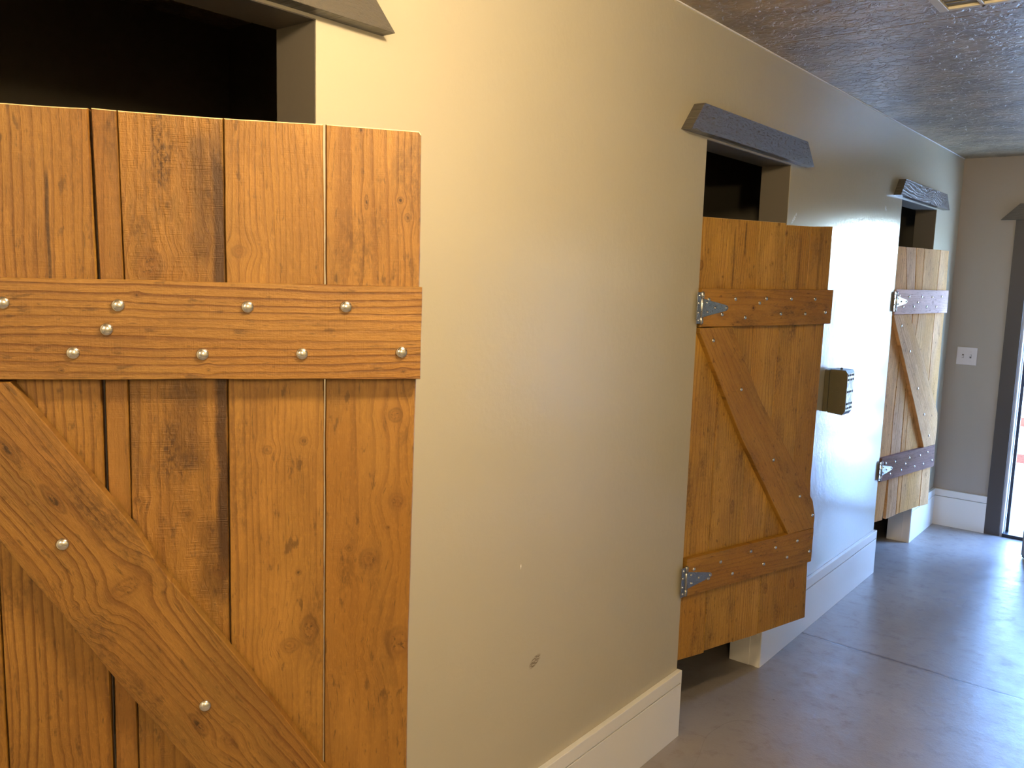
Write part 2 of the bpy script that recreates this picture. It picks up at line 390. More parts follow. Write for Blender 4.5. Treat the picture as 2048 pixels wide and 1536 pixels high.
baseboard('baseboard_far', OPEN[2][1], D-BT, False, False)
# returns of the baseboard on the jambs
for k, (y, sg) in enumerate(((OPEN[0][1], -1), (OPEN[1][0], 1), (OPEN[1][1], -1), (OPEN[2][0], 1), (OPEN[2][1], -1))):
    bm = bmesh.new(); t_ = .006
    ya, yb = (y-t_, y) if sg < 0 else (y, y+t_)
    box(bm, -T-.002, BT, ya, yb, 0, ZB, .001)
    ye, yf = (y-t_-.003, y-t_) if sg < 0 else (y+t_, y+t_+.003)
    box(bm, -.002, BT-.003, ye, yf, 0, ZB-.003); box(bm, -T, -.030, ye, yf, 0, ZB-.003)
    struct('trim_%d' % (k+5), bm, m_white)
bm = bmesh.new()
box(bm, 0, .332, D-BT, D, 0, .1995, .001); box(bm, 0, .332, D-BT, D, .203, ZB, .0015); box(bm, 0, .332, D-BT+.014, D, .199, .204)
struct('baseboard_end', bm, m_white)
bm = bmesh.new(); box(bm, 0, XR-BT, YB, YB+BT, 0, ZB, .001); struct('baseboard_back', bm, m_white)
bm = bmesh.new(); box(bm, XR-BT, XR, YB+BT, D, 0, ZB, .001); struct('baseboard_right', bm, m_white)

# ---------------------------------------------------------------- header boards over the openings
def header_mat(name, seed, bumpd, rough, cath, wave=.8):
    fw_ = 1.1
    if name.endswith('_c'): bumpd = .0017; rough = .27; wave = 1.0; fw_ = .5
    t = NT(name); P = t.obj(); sep = t.n('ShaderNodeSeparateXYZ'); t.set(sep.inputs[0], P)
    Yy, Zz = sep.outputs[1], sep.outputs[2]
    if name.endswith('end'): Yy = sep.outputs[0]
    fl = t.noise(t.comb(t.math('MULTIPLY', Yy, 3.2), t.math('MULTIPLY', Zz, 9), seed), 1, 2, .5)
    G = t.math('ADD', t.math('MULTIPLY', Zz, 60), t.math('MULTIPLY', fl, cath))
    w = t.math('SINE', t.math('MULTIPLY', G, 6.283))
    fine = t.noise(t.comb(t.math('MULTIPLY', Yy, 45), t.math('MULTIPLY', Zz, 160), seed), 1, 4, .7)
    h = t.math('ADD', t.math('MULTIPLY', t.sstep(w, -.3, .9), wave), t.math('MULTIPLY', t.sstep(fine, .42, .66), fw_))
    c = t.mix(fine, (.110, .097, .078), (.075, .066, .052))
    return t.done(c, rough, t.bump(h, bumpd, .9))
def header(k, ya, yb, mat, label, wall='left'):
    z0, z1, th, sl = 2.077, 2.165, .038, .078
    bm = bmesh.new()
    if wall == 'left':
        poly = [(ya, z0), (yb, z0), (yb-sl-.01, z1), (ya+sl, z1)]
        P = subdiv([Vector(p) for p in poly], .02, .0004, random.Random(k)); Q = inset(P, .0012)
        L0 = [bm.verts.new((0.0005, p.x, p.y)) for p in P]; L1 = [bm.verts.new((th-.0012, p.x, p.y)) for p in P]; L2 = [bm.verts.new((th, q.x, q.y)) for q in Q]
    else:
        poly = [(ya, z0-.034), (yb, z0-.034), (yb-.1, z1-.022), (ya+.1, z1-.022)]
        P = subdiv([Vector(p) for p in poly], .02, .0004, random.Random(k)); Q = inset(P, .0012)
        L0 = [bm.verts.new((p.x, D-.0005, p.y)) for p in P]; L1 = [bm.verts.new((p.x, D-th+.0012, p.y)) for p in P]; L2 = [bm.verts.new((q.x, D-th, q.y)) for q in Q]
    bm.faces.new(L0); bm.faces.new(L2); n = len(P)
    for i in range(n):
        j = (i+1) % n
        bm.faces.new((L0[i], L0[j], L1[j], L1[i])); bm.faces.new((L1[i], L1[j], L2[j], L2[i]))
    return tag(link('header_board', bm, mat), label, 'header board', 'rough sawn header boards over the openings')
header(1, .302-.18, 1.191, header_mat('taupe_stained_lumber_a', 1, .0009, .40, 2.5, .1), 'taupe rough-sawn header board over the nearest, largest-looking stall opening')
header(2, 2.425, 3.478, header_mat('taupe_stained_lumber_b', 5, .0022, .25, 2.5, .06), 'taupe rough-sawn header board with slanted ends over the middle stall opening')
header(3, 4.731, 5.800, header_mat('taupe_stained_lumber_c', 12.6, .0016, .33, 7), 'small shiny header board with swirling raised grain over the farthest stall opening')
header(4, .248, 1.517, header_mat('taupe_stained_lumber_end', 21, .0004, .42, 3), 'taupe header board over the daylight door, cut off by the right photo edge', wall='end')

# ---------------------------------------------------------------- stall doors
def bolt_bm(bm, s, z, n, r=.0082, h=.0052, mi=0):
    M = Matrix.Translation((s, -n, z)) @ Matrix.Rotation(math.pi/2, 4, 'X')
    k = 7
    prof = [(r*1.0, -.001)] + [(r*math.cos(a*math.pi/2/k), h*math.sin(a*math.pi/2/k)) for a in range(k+1)]
    prof[-1] = (0, h)
    lathe(bm, prof, 20, M, mi)
def screw_bm(bm, M, r=.0052, h=.0036):
    prof = [(r, -.0005)] + [(r*math.cos(a*math.pi/2/4), h*math.sin(a*math.pi/2/4)) for a in range(5)]; prof[-1] = (0, h)
    lathe(bm, prof, 14, M)

def hinge(door, th, zc, nf, s0, leafdir):
    """strap hinge: rectangular leaf on the wall, barrel, tapered strap lying on the batten. Door-local coordinates."""
    rb = .0062
    nb = nf + .0035 + .001
    bs = s0 - .004                    # barrel centre
    bm = bmesh.new()                  # strap
    z = zc
    pts = [(bs+.001, z+.030), (bs+.014, z+.030), (bs+.122, z+.0095), (bs+.131, z+.004), (bs+.131, z-.004), (bs+.122, z-.0095), (bs+.014, z-.030), (bs+.001, z-.030)]
    slab(bm, pts, nf, nf+.0022, .0004, .05, 0)
    h = link('hinge', bm, m_zinc, door)
    bm = bmesh.new()                  # barrel with three knuckles
    for za, zb in ((z-.0525, z-.0312), (z-.030, z+.030), (z+.0312, z+.0525)):
        M = Matrix.Translation((bs, -nb, za)); L = zb-za
        lathe(bm, [(0, 0), (rb-.0006, 0), (rb, .0006), (rb, L-.0006), (rb-.0006, L), (0, L)], 20, M)
    M = Matrix.Translation((bs, -nb, z-.055)); lathe(bm, [(0, 0), (.003, 0), (.003, .110), (0, .110)], 12, M)
    link('knuckle', bm, m_zinc, h)
    # leaf on the wall, turned back by the door's opening angle so that it lies flat on the wall
    ph = leafdir
    R = Matrix.Translation((bs, -nb, 0)) @ Matrix.Rotation(ph, 4, 'Z')
    bm = bmesh.new()
    wl = .034
    for (a0, a1, za, zb) in ((-wl, -.001, z-.0525, z+.0525),):
        vs = box(bm, a0, a1, -.0, .0022, za, zb, .0003)
    for v in bm.verts: v.co = R @ (v.co + Vector((0, LEAF_OFF, 0)))
    lf = link('leaf', bm, m_zinc, h)
    for (ds, dz) in ((.026, .017), (.030, -.014), (.066, .0), (.121, .0)):
        bm = bmesh.new(); screw_bm(bm, Matrix.Translation((bs+ds, -(nf+.0022), z+dz)) @ Matrix.Rotation(math.pi/2, 4, 'X')); link('screw', bm, m_bolt, h)
    for (ds, dz) in ((-.021, .041), (-.025, .016), (-.025, -.016), (-.021, -.041)):
        bm = bmesh.new(); screw_bm(bm, R @ Matrix.Translation((ds, LEAF_OFF, z+dz)) @ Matrix.Rotation(math.pi/2, 4, 'X')); link('screw', bm, m_bolt, h)
LEAF_OFF = 0.0

def make_door(spec):
    rnd = random.Random(spec['seed'])
    th = spec['th']; oy = spec['oy']
    d = empty('stall_door', (-.012, oy, 0), math.pi/2 - th)
    tag(d, spec['label'], 'stall door', 'ledged and braced half-height stall doors')
    for k, (poly, kw) in enumerate(spec['planks']):
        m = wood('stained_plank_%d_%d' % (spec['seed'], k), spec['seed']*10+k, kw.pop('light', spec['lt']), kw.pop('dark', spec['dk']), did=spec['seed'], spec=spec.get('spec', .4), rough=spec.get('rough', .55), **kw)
        bm = bmesh.new()
        nn = rnd.uniform(-.0012, .0)
        ztop = max(p[1] for p in poly)
        if spec.get('gap'): poly = [tuple(v) for v in inset([Vector(q) for q in poly], spec['gap'])]
        slab(bm, poly, -.019, nn, {1: .0030, 2: .002, 3: .0010}[spec['seed']], .02, .0007, rnd, edge_mi=1, edge_top_z=ztop-.012)
        link('plank', bm, [m, m_cut], d)
    for k, (poly, bolts, kw) in enumerate(spec['battens']):
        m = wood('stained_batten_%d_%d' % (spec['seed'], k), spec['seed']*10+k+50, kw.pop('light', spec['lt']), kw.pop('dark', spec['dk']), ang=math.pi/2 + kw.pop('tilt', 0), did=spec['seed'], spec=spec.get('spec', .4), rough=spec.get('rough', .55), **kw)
        bm = bmesh.new(); slab(bm, poly, .0002, .020, .0016, .02, .0008, rnd)
        b = link('batten', bm, m, d)
        for (s, z) in bolts:
            bm = bmesh.new(); bolt_bm(bm, s, z, .020, spec['br'], spec['br']*.62); link('bolt', bm, m_bolt, b)
        if 'hole' in spec and k == 0:
            s, z, r = spec['hole']
            bm = bmesh.new(); M = Matrix.Translation((s, -.0203, z)) @ Matrix.Rotation(math.pi/2, 4, 'X')
            lathe(bm, [(r*1.22, -.0012), (r*1.05, .0004), (r*.9, -.0008), (r*.6, -.0002), (0, .0001)], 22, M); link('knot_hole', bm, m_knot, b)
    poly, bolts, kw = spec['brace']
    a = Vector(poly[0]); 
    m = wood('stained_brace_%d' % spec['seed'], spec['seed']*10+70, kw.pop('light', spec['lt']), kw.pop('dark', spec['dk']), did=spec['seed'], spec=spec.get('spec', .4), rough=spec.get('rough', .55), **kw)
    bm = bmesh.new(); slab(bm, poly, .0002, .0195, .0022, .02, .0012, rnd)
    b = link('brace', bm, m, d)
    for (s, z) in bolts:
        bm = bmesh.new(); bolt_bm(bm, s, z, .0195, spec['br'], spec['br']*.62); link('bolt', bm, m_bolt, b)
    for zc in spec['hinges']:
        hinge(d, th, zc, .020, spec.get('hs', .006), th)
    return d
m_knot = wood('dark_knot', 99, (.16, .06, .02), (.04, .015, .006))

BRD = dict(ang=math.radians(36.5))
# nearest door: planks follow the photograph's slightly leaning boards
door1 = dict(seed=1, th=.6393, oy=.3062, br=.0088, lt=(.60, .285, .078), dk=(.27, .098, .02), rough=.52,
    label='nearest stained plank stall door, filling the left of the photo, cut by its edge',
    planks=[
        ([(.004, .275), (.156, .272), (.1545, 1.10), (.150, 1.8168), (.006, 1.815)], dict(knots=[(.1300, .936, .013, 1.0, .8)], freq=60, grime=.6)),
        ([(.157, .270), (.2885, .272), (.2893, .95), (.2915, 1.30), (.2915, 1.45), (.2905, 1.60), (.2868, 1.8188), (.1515, 1.8172), (.1558, 1.10)],
            dict(freq=85, line=.75, cath=1.0, streaks=[(.234, 1.58, 1.74, .0035, 1.1)], knots=[(.200, .86, .016, 1.4, .5)])),
        ([(.2925, .272), (.3240, .272), (.3240, 1.24), (.3252, 1.46), (.3240, 1.60), (.3212, 1.8186), (.2900, 1.8196), (.2940, 1.60), (.2960, 1.45), (.2958, 1.30)],
            dict(freq=70, grime=.7, light=(.50, .225, .062))),
        ([(.3248, .274), (.4530, .274), (.4532, 1.06), (.4550, 1.46), (.4548, 1.60), (.4542, 1.8178), (.3218, 1.8186), (.3248, 1.60), (.3262, 1.46), (.3250, 1.24)],
            dict(freq=70, grime=.95, saw=.9, light=(.545, .255, .067), knots=[(.3545, 1.618, .017, 1.25, .8), (.3986, 1.2668, .008, 1.2, .5), (.4412, 1.179, .013, .8, .6), (.335, 1.290, .006, 1, .6), (.418, 1.655, .01, .8, .3)],
                 streaks=[(.447, 1.15, 1.80, .012, 1.3), (.425, 1.62, 1.80, .020, .7), (.40, 1.33, 1.46, .030, .6), (.432, 1.14, 1.26, .03, .5), (.333, 1.30, 1.46, .012, .4)])),
        ([(.4540, .272), (.5860, .273), (.5872, .86), (.5886, 1.46), (.5885, 1.60), (.5870, 1.8190), (.4550, 1.8180), (.4556, 1.60), (.4560, 1.46), (.4545, 1.06)],
            dict(freq=95, line=.5, grime=.35, light=(.63, .30, .08), knots=[(.4729, 1.640, .010, .8, .6), (.5087, 1.3585, .006, 1, .5), (.5598, 1.3706, .006, 1, .7), (.566, 1.082, .013, 1.6, .8), (.538, 1.060, .013, .8, .7), (.5514, 1.1725, .004, 1, .8)])),
        ([(.5898, .274), (.7168, .276), (.7165, .84), (.7160, 1.04), (.7190, 1.25), (.7225, 1.46), (.7252, 1.60), (.7246, 1.8135), (.7215, 1.8185), (.5905, 1.8195), (.5912, 1.60), (.5908, 1.46), (.5888, .86)],
            dict(freq=62, line=.6, cath=3, grime=.55, knots=[(.6955, 1.720, .0042, 1.1, 1.0), (.6472, 1.7148, .0028, 3.5, 1.0), (.6388, 1.8146, .0030, 1.6, 1.0), (.706, 1.696, .004, 1.5, .8), (.6912, 1.407, .010, 1.0, .7), (.6964, 1.2749, .013, 1.0, .7), (.6545, 1.187, .014, 1.1, .8), (.702, 1.050, .020, 1.3, .8), (.682, 1.235, .003, 1, .7), (.625, 1.206, .005, 1, .5)])),
    ],
    battens=[
        ([(.008, 1.4640), (.7255, 1.4634), (.7262, 1.5972), (.008, 1.5968)],
            [(.3196, 1.5632), (.4844, 1.5642), (.6179, 1.5667), (.3045, 1.5310), (.2628, 1.4994), (.4247, 1.4982), (.5571, 1.4995), (.6972, 1.5024), (.182, 1.564), (.120, 1.500), (.055, 1.562)],
            dict(freq=88, line=.95, cath=.55, grime=.3, saw=.2, org=(0, 1.53), light=(.60, .29, .092), knots=[(.343, 1.5775, .003, 1, .7), (.248, 1.476, .0035, 1, .8), (.432, 1.4768, .003, 1, .7), (.700, 1.475, .003, 1.4, .8)])),
        ([(.010, .515), (.716, .522), (.718, .655), (.010, .650)],
            [(.04, .61), (.178, .611), (.338, .622), (.478, .616), (.605, .622), (.118, .557), (.244, .555), (.683, .567)],
            dict(freq=80, line=.8, cath=.8, org=(0, .58))),
    ],
    brace=([(.010, 1.4605), (.1860, 1.4608), (.3336, 1.2527), (.3709, 1.1857), (.4562, 1.0683), (.5855, .8724), (.7150, .700), (.7150, .6555), (.560, .6555), (.4013, .8975), (.3585, .9574), (.2963, 1.0458), (.2466, 1.1232), (.1651, 1.2456), (.030, 1.437)],
           [(.2407, 1.2382), (.4193, .9869), (.110, 1.37), (.60, .76)],
           dict(ang=math.radians(34.5), org=(.25, 1.18), freq=78, line=.95, cath=1.6, grime=.75, light=(.53, .25, .070), knots=[(.318, 1.172, .030, .55, .75), (.232, 1.30, .007, 3.2, 1.0), (.178, 1.372, .006, 3.6, 1.0), (.410, .958, .0065, 3.0, 1.0), (.452, .930, .012, 1, .6)])),
    hinges=[1.5225, .572])
make_door(door1)

door2 = dict(seed=2, th=.2956, oy=2.6190, br=.0072, lt=(.74, .37, .085), dk=(.31, .118, .022), rough=.5,
    label='middle stained plank stall door with strap hinges, beside the punched metal box',
    planks=[
        ([(.002, .2690), (.1405, .2665), (.1300, .70), (.1290, 1.39), (.1375, 1.59), (.1330, 1.8245), (.004, 1.8240)], dict(freq=70, knots=[(.010, 1.665, .012, 1.3, .9), (.120, 1.628, .004, 1, .9)], grime=.65)),
        ([(.1425, .2740), (.2950, .2740), (.2990, 1.0), (.2940, 1.826), (.1350, 1.8248), (.1400, 1.59), (.1315, 1.39), (.1325, .70)], dict(freq=80, grime=.8, light=(.78, .40, .10), knots=[(.243, .80, .009, 2.6, 1.0), (.23, .44, .012, 1.2, .4)], streaks=[(.17, 1.55, 1.80, .006, .7), (.225, 1.70, 1.82, .006, .9)])),
        ([(.2955, .2720), (.4310, .2720), (.4300, .9), (.4330, 1.44), (.4365, 1.59), (.4325, 1.8268), (.2945, 1.826), (.2995, 1.0)], dict(freq=75, grime=.5, light=(.80, .41, .11), knots=[(.373, 1.68, .007, 1.3, .6), (.41, 1.36, .010, 1.2, .5)])),
        ([(.4325, .2735), (.5800, .2765), (.5750, 1.3), (.5760, 1.8225), (.4350, 1.8205), (.4385, 1.59), (.4350, 1.44), (.4320, .9)], dict(freq=78, grime=.7, knots=[(.440, 1.334, .011, 1.4, 1.0), (.441, 1.79, .006, 1.5, 1.0), (.462, .45, .012, 1.7, .9)], streaks=[(.522, 1.4, 1.8, .012, .6)])),
        ([(.5808, .2765), (.7185, .2797), (.7020, .66), (.6890, .85), (.6980, 1.46), (.7045, 1.59), (.7050, 1.8290), (.5765, 1.8225), (.5757, 1.3)], dict(freq=70, grime=.6, light=(.68, .33, .07), knots=[(.672, 1.77, .006, 1.3, .8), (.62, .44, .012, 1.7, .5)], streaks=[(.64, 1.42, 1.82, .012, .55)])),
    ],
    battens=[
        ([(.0035, 1.4580), (.2300, 1.4585), (.4500, 1.4600), (.6980, 1.4628), (.7078, 1.4635), (.7104, 1.5912), (.35, 1.5895), (.0035, 1.5872)],
            [(.037, 1.5508), (.1685, 1.5534), (.2939, 1.5402), (.3296, 1.5563), (.4657, 1.5555), (.6027, 1.5564), (.1059, 1.5002), (.2231, 1.4894), (.4129, 1.5019), (.5505, 1.5016), (.6687, 1.5060)],
            dict(freq=60, line=.35, cath=2, grime=.7, light=(.60, .27, .055), dark=(.27, .10, .018), org=(0, 1.52))),
        ([(.006, .5130), (.7020, .5230), (.7030, .6590), (.35, .6545), (.006, .6495)],
            [(.0425, .6070), (.1769, .6111), (.3377, .6239), (.4779, .6156), (.6049, .6224), (.1178, .5594), (.2438, .5551), (.415, .562), (.55, .566), (.6831, .5674)],
            dict(freq=60, line=.35, cath=2, grime=.7, light=(.64, .29, .055), dark=(.27, .10, .018), org=(0, .58))),
    ],
    brace=([(.0060, 1.4555), (.1625, 1.4575), (.3344, 1.1910), (.5808, .9058), (.6850, .7700), (.7030, .7080), (.7030, .6600), (.5491, .6570), (.2519, 1.0510), (.0060, 1.4380)],
           [(.0719, 1.4118), (.2279, 1.2349), (.6976-.012, .7126), (.43, .96), (.60, .80)],
           dict(ang=math.radians(37), org=(.3, 1.1), freq=60, line=.4, cath=2, grime=.7, light=(.62, .29, .06))),
    hinges=[1.5225, .572], hole=(.2640, 1.5230, .0085))
make_door(door2)

door3 = dict(seed=3, th=.2006, oy=4.9107, br=.0072, lt=(.86, .40, .13), dk=(.38, .16, .045), rough=.75, spec=.06, gap=.0024,
    label='farthest, palest plank stall door, washed with daylight near the far corner',
    planks=[
        ([(.002, .280), (.1150, .279), (.130, .50), (.1370, .66), (.1340, .90), (.1600, 1.59), (.1100, 1.8240), (.004, 1.8240)], dict(freq=70)),
        ([(.1560, .277), (.2250, .281), (.2700, .2850), (.2600, .65), (.2540, .90), (.2570, 1.59), (.2310, 1.8248), (.1130, 1.8243), (.1640, 1.59), (.1390, .90), (.1430, .66)], dict(freq=65, light=(.80, .42, .19), knots=[(.185, .42, .012, 2.2, .5)], grime=.3)),
        ([(.2740, .285), (.3090, .2868), (.3120, .66), (.3020, 1.2), (.3400, 1.59), (.3300, 1.8240), (.2350, 1.8248), (.2620, 1.59), (.2600, .90), (.2660, .65)], dict(freq=75, grime=.4)),
        ([(.3115, .2868), (.5560, .2924), (.5540, .60), (.5300, 1.0), (.5240, 1.59), (.5250, 1.8233), (.3320, 1.8240), (.3420, 1.59), (.3040, 1.2), (.3145, .66)], dict(freq=60, grime=.4, light=(.90, .44, .15), knots=[(.40, 1.08, .012, 1.8, .6), (.38, .83, .014, 1.2, .6), (.395, 1.25, .008, 1, .6)])),
        ([(.5620, .2895), (.6760, .2867), (.6640, .51), (.6560, .95), (.6490, 1.59), (.6376, 1.8231), (.5275, 1.8233), (.5265, 1.59), (.5330, 1.0), (.5565, .60)], dict(freq=70, grime=.35, light=(.95, .48, .19), knots=[(.60, 1.36, .012, 2.4, .5)])),
    ],
    battens=[
        ([(.0035, 1.4550), (.6394, 1.4606), (.6347, 1.5907), (.0035, 1.5915)],
            [(.0387, 1.5567), (.1547, 1.5525), (.3031, 1.5531), (.4294, 1.5512), (.5477, 1.5543), (.2588, 1.5210), (.0944, 1.4969), (.2146, 1.4965), (.3699, 1.4961), (.4904, 1.4957)],
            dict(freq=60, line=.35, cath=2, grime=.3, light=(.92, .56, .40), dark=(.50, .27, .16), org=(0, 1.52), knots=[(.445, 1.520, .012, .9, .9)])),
        ([(.0100, .5200), (.6612, .5311), (.6479, .6653), (.0100, .6560)],
            [(.0529, .6232), (.1615, .6174), (.3291, .6215), (.4608, .6207), (.5558, .6306), (.1130, .5538), (.2408, .5602), (.2877, .5906), (.4029, .5613), (.5129, .5631), (.6220, .5721)],
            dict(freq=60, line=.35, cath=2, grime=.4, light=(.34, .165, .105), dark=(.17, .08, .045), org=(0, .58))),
    ],
    brace=([(.0060, 1.4535), (.1731, 1.4550), (.3900, 1.2000), (.6420, .8600), (.6560, .7700), (.6510, .6675), (.5045, .6640), (.3790, .8700), (.0060, 1.4420)],
           [(.0958, 1.3915), (.2207, 1.2463), (.3568, 1.0262), (.4670, .8655), (.5520, .7307)],
           dict(ang=math.radians(36), org=(.3, 1.05), freq=60, line=.45, cath=2, grime=.35, light=(.84, .42, .16))),
    hinges=[1.5255, .586])
make_door(door3)

# ---------------------------------------------------------------- punched metal box on the wall
def punched_box():
    e = empty('wall_box', (0, 3.95, 1.03))
    tag(e, 'olive-tan punched metal box with dotted sides, on the wall between the two farther doors', 'wall box')
    t = NT('olive_enamel'); P = t.obj()
    m_ol = t.done(t.mix(t.noise(P, 30, 3), (.125, .105, .055), (.095, .08, .042)), .45, t.bump(t.noise(P, 150, 2), .0003, .5))
    t = NT('worn_tin'); P = t.obj(); n = t.noise(P, 40, 3)
    m_tin = t.done(t.mix(t.sstep(n, .4, .62), (.55, .55, .52), (.20, .19, .17)), .35, metal=.75)
    y0, y1, h = -.050, .050, .198
    bm = bmesh.new(); box(bm, .001, .022, y0-.003, y1+.004, .002, h-.004, .0015); link('back_plate', bm, m_ol, e)
    bm = bmesh.new()
    # body: section in x/z with cut corners at the front
    sec = [(.024, 0), (.091, -.006), (.100, .010), (.101, h-.012), (.093, h), (.024, h)]
    a = [bm.verts.new((x, y0, z)) for x, z in sec]; b = [bm.verts.new((x, y1, z)) for x, z in sec]
    bm.faces.new(a); bm.faces.new(b)
    for i in range(len(sec)): j = (i+1) % len(sec); bm.faces.new((a[i], a[j], b[j], b[i]))
    body = link('body', bm, m_ol, e)
    for i, zz in enumerate((.035, .095, .155)):
        for j, xx in enumerate((.038, .060, .081)):
            M = Matrix.Translation((xx, y0, zz+.003*((i*j) % 2))) @ Matrix.Rotation(math.pi/2, 4, 'X')
            bm = bmesh.new(); lathe(bm, [(.0042, 0), (.0034, .0013), (.0018, .0005), (0, .0002)], 12, M); link('punched_dimple', bm, m_ol, body)
    bm = bmesh.new()
    box(bm, .1005, .1025, y0+.004, y1-.002, .012, h-.014, .0006)
    f = link('front_plate', bm, m_tin, e)
    for zz in (.025, .045, .10, .155, .175):
        for yy in (-.034, -.012, .012, .034):
            M = Matrix.Translation((.1026, yy, zz)) @ Matrix.Rotation(math.pi/2, 4, 'Y')
            bm = bmesh.new(); lathe(bm, [(.0055, 0), (.0048, .0012), (0, .0003)], 12, M); link('punched_hole', bm, m_hole, f)
    bm = bmesh.new()
    M = Matrix.Translation((.058, .0, h)); lathe(bm, [(.006, 0), (.006, .004), (.0025, .007), (0, .007)], 14, M)
    link('top_screw', bm, m_dark, e)
punched_box()

# ---------------------------------------------------------------- switch plate
def switch_plate():
    e = empty('light_switch', (.126, D, 1.161))
    tag(e, 'white double light switch plate on the grey end wall left of the bright door', 'light switch')
    m_p = NT('white_plastic').done((.62, .56, .55), .35)
    bm = bmesh.new(); box(bm, -.0605, .0605, -.006, 0, -.058, .058, .0025); pl = link('cover_plate', bm, m_p, e)
    for sx in (-.023, .023):
        bm = bmesh.new(); box(bm, sx-.0055, sx+.0055, -.0065, -.005, -.0125, .0125); link('slot', bm, m_taupe, e)
        bm = bmesh.new(); vs = box(bm, sx-.0042, sx+.0042, -.014, -.004, -.004, .006, .001)
        for v in bm.verts:
            if v.co.y < -.01: v.co.z += (.006 if sx > 0 else -.006)
        link('toggle', bm, m_p, e)
        for sz in (-.03, .03):
            bm = bmesh.new(); lathe(bm, [(.003, 0), (.0026, .001), (0, .0012)], 12, Matrix.Translation((sx, -.006, sz)) @ Matrix.Rotation(math.pi/2, 4, 'X')); link('plate_screw', bm, m_p, e)
switch_plate()

# ---------------------------------------------------------------- ceiling vent
def ceiling_vent():
    e = empty('ceiling_vent', (.76, 2.70, ZC))
    tag(e, 'cream-framed ceiling vent with olive panels, at the top right photo edge', 'ceiling vent')
    m_f = paint('cream_enamel', (.55, .50, .38), .45, .0003, 60)
    t = NT('olive_panel'); P = t.obj(); m_o = t.done(t.mix(t.noise(P, 18, 3), (.17, .14, .06), (.12, .11, .05)), .5)
    x0, x1, y0, y1 = .6105, 1.00, 2.46, 2.852
    bm = bmesh.new(); zt, zb = ZC, ZC-.014
    w = .026
    def b(xa, xb, ya, yb): box(bm, xa-.76, xb-.76, ya-2.70, yb-2.70, zb-ZC, 0, .002)
    b(x0, x0+w, y0, y1); b(x1-w, x1, y0, y1); b(x0+w, x1-w, y0, y0+w); b(x0+w, x1-w, y1-w*.75, y1)
    link('frame', bm, m_f, e)
    bm = bmesh.new(); b(.722, .733, y0+w, y1-w*.75+.008); link('divider', bm, m_f, e)
    bm = bmesh.new(); b(.855, .866, y0+w, y1-w*.75); link('divider', bm, m_f, e)
    bm = bmesh.new(); box(bm, x0+w-.76, x1-w-.76, y0+w-2.70, y1-w*.75-2.70, -.006, -.001); pan = link('panel', bm, m_o, e)
    bm = bmesh.new()
    for k in range(11):
        yy = y0+w+.022+k*.028
        if yy < y1-.04: box(bm, x0+w-.76, x1-w-.76, yy-2.70, yy+.004-2.70, -.0085, -.006)
    link('louvre', bm, m_o, e)
    bm = bmesh.new(); lathe(bm, [(.004, 0), (.004, .003), (0, .004)], 10, Matrix.Translation((.729-.76, y1-.006-2.70, -.014)) @ Matrix.Rotation(math.pi, 4, 'X')); link('screw', bm, m_dark, e)
ceiling_vent()

# ceiling lamps: a glass globe on a shallow canopy
for i, (loc, e_) in enumerate(LAMPS):
    e = empty('ceiling_light', (loc[0], loc[1], ZC))
    tag(e, ('warm glass globe ceiling lamp over the nearest stall door, above the photo' if i == 0 else 'warm glass globe ceiling lamp behind the camera'), 'ceiling light')
    bm = bmesh.new(); lathe(bm, [(0, -.001), (.065, -.001), (.065, -.018), (.045, -.034), (.036, -.072), (0, -.072)], 32, Matrix.Identity(4)); link('canopy', bm, m_dark, e)
    t = NT('glowing_globe_%d' % i); t.b.inputs['Emission Color'].default_value = (*WARM, 1); t.b.inputs['Emission Strength'].default_value = e_
    bm = bmesh.new(); k = 16
    lathe(bm, [(0 if a in (0, k) else .07*math.sin(math.pi*a/k), loc[2]-ZC+.07*math.cos(math.pi*a/k)) for a in range(k+1)], 32, Matrix.Identity(4)); link('globe', bm, t.done((.8, .8, .8), .4), e)

e = empty('wall_lamp', (XR, -.35, 2.0)); tag(e, 'small warm globe wall lamp on the right wall behind the camera', 'wall lamp')
bm = bmesh.new(); lathe(bm, [(0, -.001), (.055, -.001), (.055, -.012), (.02, -.03), (.016, -.062), (0, -.062)], 28, Matrix.Rotation(math.pi/2, 4, 'Y')); link('backplate', bm, m_dark, e)
t = NT('glowing_wall_globe'); t.b.inputs['Emission Color'].default_value = (*WARM, 1); t.b.inputs['Emission Strength'].default_value = 420
bm = bmesh.new(); k = 14; lathe(bm, [(0 if a in (0, k) else .05*math.sin(math.pi*a/k), -.108+.05*math.cos(math.pi*a/k)) for a in range(k+1)], 28, Matrix.Rotation(math.pi/2, 4, 'Y')); link('globe', bm, t.done((.8, .8, .8), .4), e)

# ---------------------------------------------------------------- doorway to the yard
m_casing = paint('dark_taupe_casing_shaded', (.062, .052, .048), .45, .0003, 70)  # dark trim, deepened in colour for the shade of facing away from the light
bm = bmesh.new()
box(bm, .332, .422, D-.018, D, 0, 2.043, .0015); box(bm, DX1-.002, DX1+.088, D-.018, D, 0, 2.043, .0015)
struct('trim_10', bm, m_casing)
m_jamb = NT('painted_steel_jamb').done((.50, .52, .56), .35)
bm = bmesh.new()
box(bm, .4225, .437, D-.004, D+.12, 0, 2.043, .001); box(bm, DX1-.017, DX1-.0025, D-.004, D+.12, 0, 2.043, .001); box(bm, .437, DX1-.017, D-.004, D+.12, 2.028, 2.043, .001)
box(bm, .437, .443, D+.045, D+.052, 0, 2.028, .001)
struct('trim_11', bm, m_jamb)
bm = bmesh.new()
box(bm, .4435, .462, D+.060, D+.085, 0, 2.028, .001); box(bm, DX1-.036, DX1-.0175, D+.060, D+.085, 0, 2.028, .001)
box(bm, .4375, DX1-.018, D-.02, D+.135, .0005, .022, .003)
struct('trim_12', bm, m_dark)

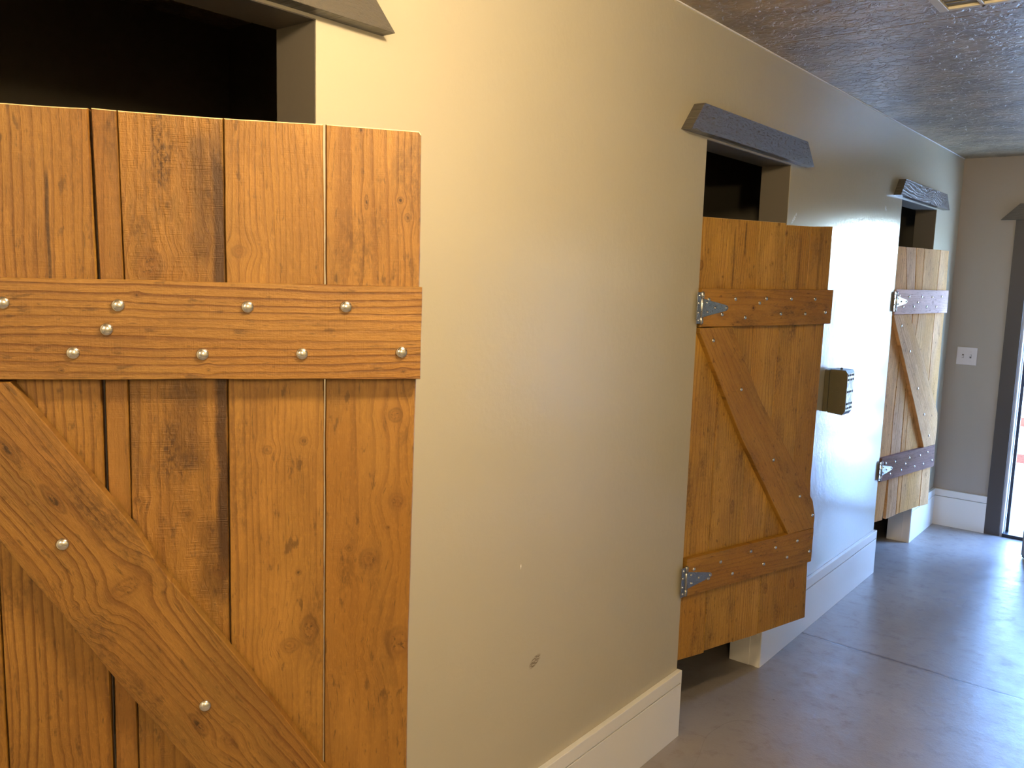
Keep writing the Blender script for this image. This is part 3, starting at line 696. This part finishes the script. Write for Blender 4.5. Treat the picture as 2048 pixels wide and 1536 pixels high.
def yard_door():
    hx, hy = DX1-.020, D+.004
    fx, fy = .604, 5.842
    ang = math.atan2(fy-hy, fx-hx); L = math.hypot(fy-hy, fx-hx)
    d = empty('door_1', (hx, hy, 0), ang); d['kind'] = 'structure'
    t = NT('weathered_taupe_door'); P = t.obj()
    m_d = t.done(t.mix(t.noise(P, 40, 4, .7), (.22, .185, .16), (.13, .11, .10)), .6, t.bump(t.noise(P, 120, 3), .0008, .7))
    gl = NT('clear_glass'); gl.b.inputs['Transmission Weight'].default_value = 1; gl.b.inputs['IOR'].default_value = 1.45
    m_g = gl.done((.95, .98, .98), 0.0)
    tk = .045; z0, z1 = .014, 2.022
    # local x runs from the hinge to the free edge; the corridor side is +y
    bm = bmesh.new(); box(bm, .0, .10, 0, tk, z0, z1, .002); box(bm, L-.10, L, 0, tk, z0, z1, .002)
    link('stile', bm, m_d, d)
    bm = bmesh.new(); box(bm, .1, L-.1, 0, tk, z1-.11, z1, .001); box(bm, .1, L-.1, 0, tk, z0, .26, .001)
    link('rail', bm, m_d, d)
    bm = bmesh.new(); v = [bm.verts.new(p) for p in ((.1, tk/2, .26), (L-.1, tk/2, .26), (L-.1, tk/2, z1-.11), (.1, tk/2, z1-.11))]; bm.faces.new(v)
    # single sheet stands for the thin pane: no refraction offset
    t = NT('window_pane'); tr = t.n('ShaderNodeBsdfTransparent'); gs = t.n('ShaderNodeBsdfGlossy'); gs.inputs['Roughness'].default_value = .02
    fr_ = t.n('ShaderNodeFresnel'); fr_.inputs[0].default_value = 1.45; mx = t.n('ShaderNodeMixShader')
    tr.inputs[0].default_value = (.92, .95, .95, 1)
    t.t.links.new(fr_.outputs[0], mx.inputs[0]); t.t.links.new(tr.outputs[0], mx.inputs[1]); t.t.links.new(gs.outputs[0], mx.inputs[2])
    t.t.links.new(mx.outputs[0], t.t.nodes['Material Output'].inputs['Surface'])
    link('glass', bm, t.m, d)
    bm = bmesh.new(); box(bm, .003, L-.003, .006, tk-.006, .003, .0145, .001); link('door_sweep', bm, m_dark, d)
    bm = bmesh.new()
    M = Matrix.Translation((L-.06, tk, .98)) @ Matrix.Rotation(-math.pi/2, 4, 'X')
    lathe(bm, [(.026, 0), (.026, .006), (.012, .010), (.010, .035), (.022, .042), (.027, .055), (.020, .068), (0, .070)], 24, M)
    link('handle', bm, m_zinc, d)
yard_door()

# ---------------------------------------------------------------- outside: yard and fence
t = NT('yard_concrete'); P = t.obj()
m_yard = t.done(t.mix(t.noise(P, 2.5, 4), (.50, .52, .50), (.40, .43, .42)), .8, t.bump(t.noise(P, 30, 3), .002, .5))
bm = bmesh.new(); box(bm, -14, 16, D+.121, 40, -.24, -.14); struct('yard_ground', bm, m_yard)
def fence():
    e = empty('yard_fence', (.2, 8.0, -.14))
    tag(e, 'reddish-brown horizontal rail fence outside, glimpsed through the bright doorway', 'fence')
    m = wood('red_stained_rail', 77, (.42, .115, .06), (.26, .06, .03), ang=math.pi/2, freq=60, grime=.2)
    for zz in (.183, .488, .792):
        bm = bmesh.new(); box(bm, .018, 2.6, 0, .038, zz+.14, zz+.14+.076, .003); link('rail', bm, m, e)
    for xx in (1.25, 2.56):
        bm = bmesh.new(); box(bm, xx, xx+.089, .0385, .127, .0005, 1.12, .004); link('post', bm, m, e)
fence()
